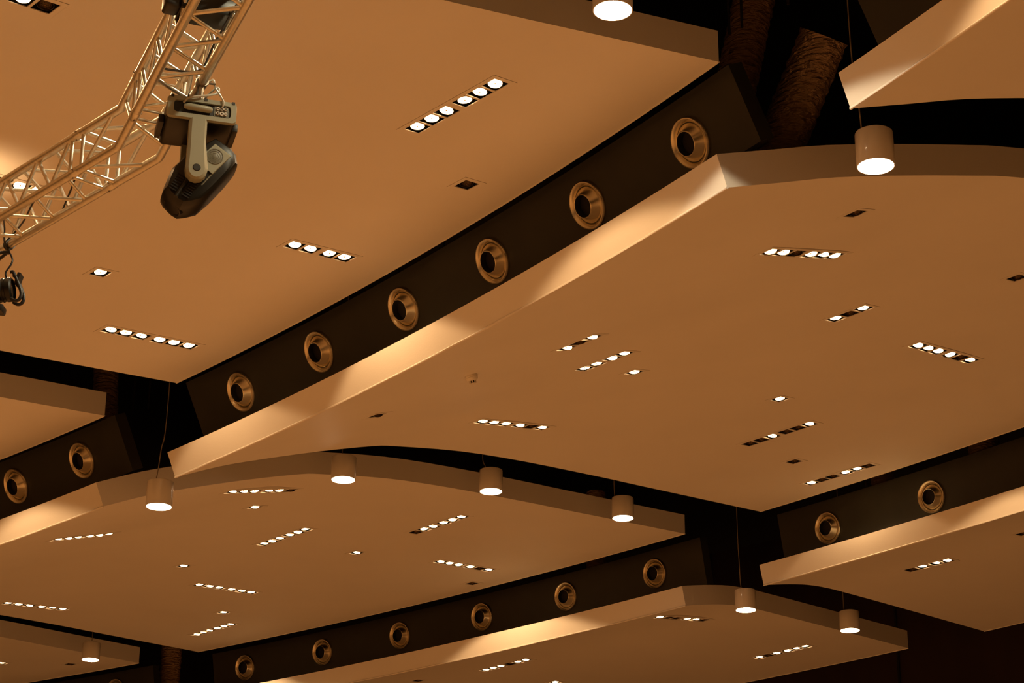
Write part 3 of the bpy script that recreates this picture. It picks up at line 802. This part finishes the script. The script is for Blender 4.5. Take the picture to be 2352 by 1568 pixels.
bm = bmesh.new(); tube(bm, [(.045, -.118, -.13), (.12, -.118, -.02), (.185, -.108, .055)], [.004, .006, .004], 8); obj('seam_bead', bm, M_GREYD, head, 50)
ln = Vector((-.62, 0, -.78)).normalized()
bm = bmesh.new(); lathe(bm, [(.062, -.03), (.060, .003), (.052, .006), (.050, -.004), (.03, -.002), (0, .002)], 32)
bmesh.ops.transform(bm, matrix=Matrix.Translation((-.090, 0, -.225)) @ ln.to_track_quat('Z', 'Y').to_matrix().to_4x4(), verts=bm.verts[:])
obj('lens', bm, M_BLACKG, head, 40)
# white signal cables of the moving head
def mhp(x, y, z): return mh.matrix_world @ Vector((x, y, z))
cable([P('fb', .52) + Vector((.03, 0, .0)), mhp(.09, -.05, .50), mhp(.10, -.12, .44), mhp(.03, -.19, .375), mhp(-.06, -.20, .345), mhp(-.09, -.185, .315)], .006, M_WCAB, 'white cable looping from the truss into the stage light, left one')
cable([P('fb', .50) + Vector((.03, 0, .02)), mhp(.06, -.08, .53), mhp(.085, -.14, .45), mhp(.115, -.19, .37), mhp(.125, -.195, .34), mhp(.118, -.185, .312)], .005, M_WCAB, 'white cable looping from the truss to the stage light sockets')

# ---------------------------------------------------------------- black profile spotlight at the left edge
pc = Vector((-3.30, 12.49, 7.075))
fx = Vector((.955, -.06, .10)).normalized(); fy = Vector((0, 0, 1)).cross(fx).normalized(); fz = fx.cross(fy)
ps = thing('profile_spotlight', 'black spotlight hanging under the truss, cut by the left edge', 'stage light', frame(pc, fx, fy, fz))
def lx(bm, prof, n=28, **k):
    lathe(bm, prof, n, **k)
    bmesh.ops.transform(bm, matrix=Matrix.Rotation(math.radians(90), 4, 'Y'), verts=bm.verts[:])
bm = bmesh.new(); lx(bm, [(.06, -.28), (.085, -.25), (.088, -.05), (.074, -.02), (.074, .12), (.078, .125), (.078, .155), (.066, .165)], close_start=True); body = obj('barrel', bm, M_BLACKG, ps, 35)
for q in (.0, .025, .05, .075, .1):
    bm = bmesh.new(); lx(bm, [(.074, q - .003), (.079, q - .002), (.079, q + .002), (.074, q + .003)]); obj('cooling_fin', bm, M_BLACK, body, 40)
bm = bmesh.new(); lx(bm, [(.060, .150), (.0, .156)]); obj('lens', bm, M_BLACKG, body, 40)
bm = bmesh.new()
hp = [(.165, 0, .108), (.185, 0, .100), (.215, 0, .02), (.232, 0, -.045), (.222, 0, -.085), (.195, 0, -.095), (.165, 0, -.075)]
tube(bm, smooth_path([(a - .01, -.03, c) for a, b, c in hp], 4), .011, 10); tube(bm, smooth_path([(a - .01, .03, c) for a, b, c in hp], 4), .011, 10)
box(bm, (.20, 0, .06), (.02, .07, .075), Matrix.Rotation(math.radians(20), 3, 'Y'))
obj('front_handle', bm, M_BLACK, body, 50)
bm = bmesh.new(); box(bm, (-.04, 0, -.105), (.30, .10, .05), Matrix.Rotation(math.radians(12), 3, 'Y')); bevel_all(bm, .012); obj('lamp_house', bm, M_BLACK, ps, 40)
ivp = ps.matrix_world.inverted()
top = ivp @ (P('fb', -1.62) + Vector((0, 0, -.03)))
for s in (-1, 1):
    bm = bmesh.new(); tube(bm, [(-.02, s * .098, -.01), (-.02, s * .098, .12), (top.x * .6 - .02, s * .05, top.z - .05), (top.x, 0, top.z - .03)], .011, 8); obj('yoke_arm', bm, M_BLACK, ps, 40)
bm = bmesh.new(); dloc = ivp.to_3x3() @ D1
cq = ivp @ P('fb', -1.62)
tube(bm, [cq - dloc * .02, cq + dloc * .02], .034, 16); tube(bm, [cq, (top.x, 0, top.z - .04)], .012, 8); obj('clamp', bm, M_BLACK, ps, 40)
cable([P('nb', -1.28) + Vector((0, .03, 0)), Vector((-3.235, 12.49, 7.52)), Vector((-3.225, 12.49, 7.42)), Vector((-3.165, 12.47, 7.31)), Vector((-3.16, 12.46, 7.26)), Vector((-3.19, 12.46, 7.20)), Vector((-3.185, 12.47, 7.165))], .006, M_BLACK,
      'black cable dropping from the truss to the left spotlight')
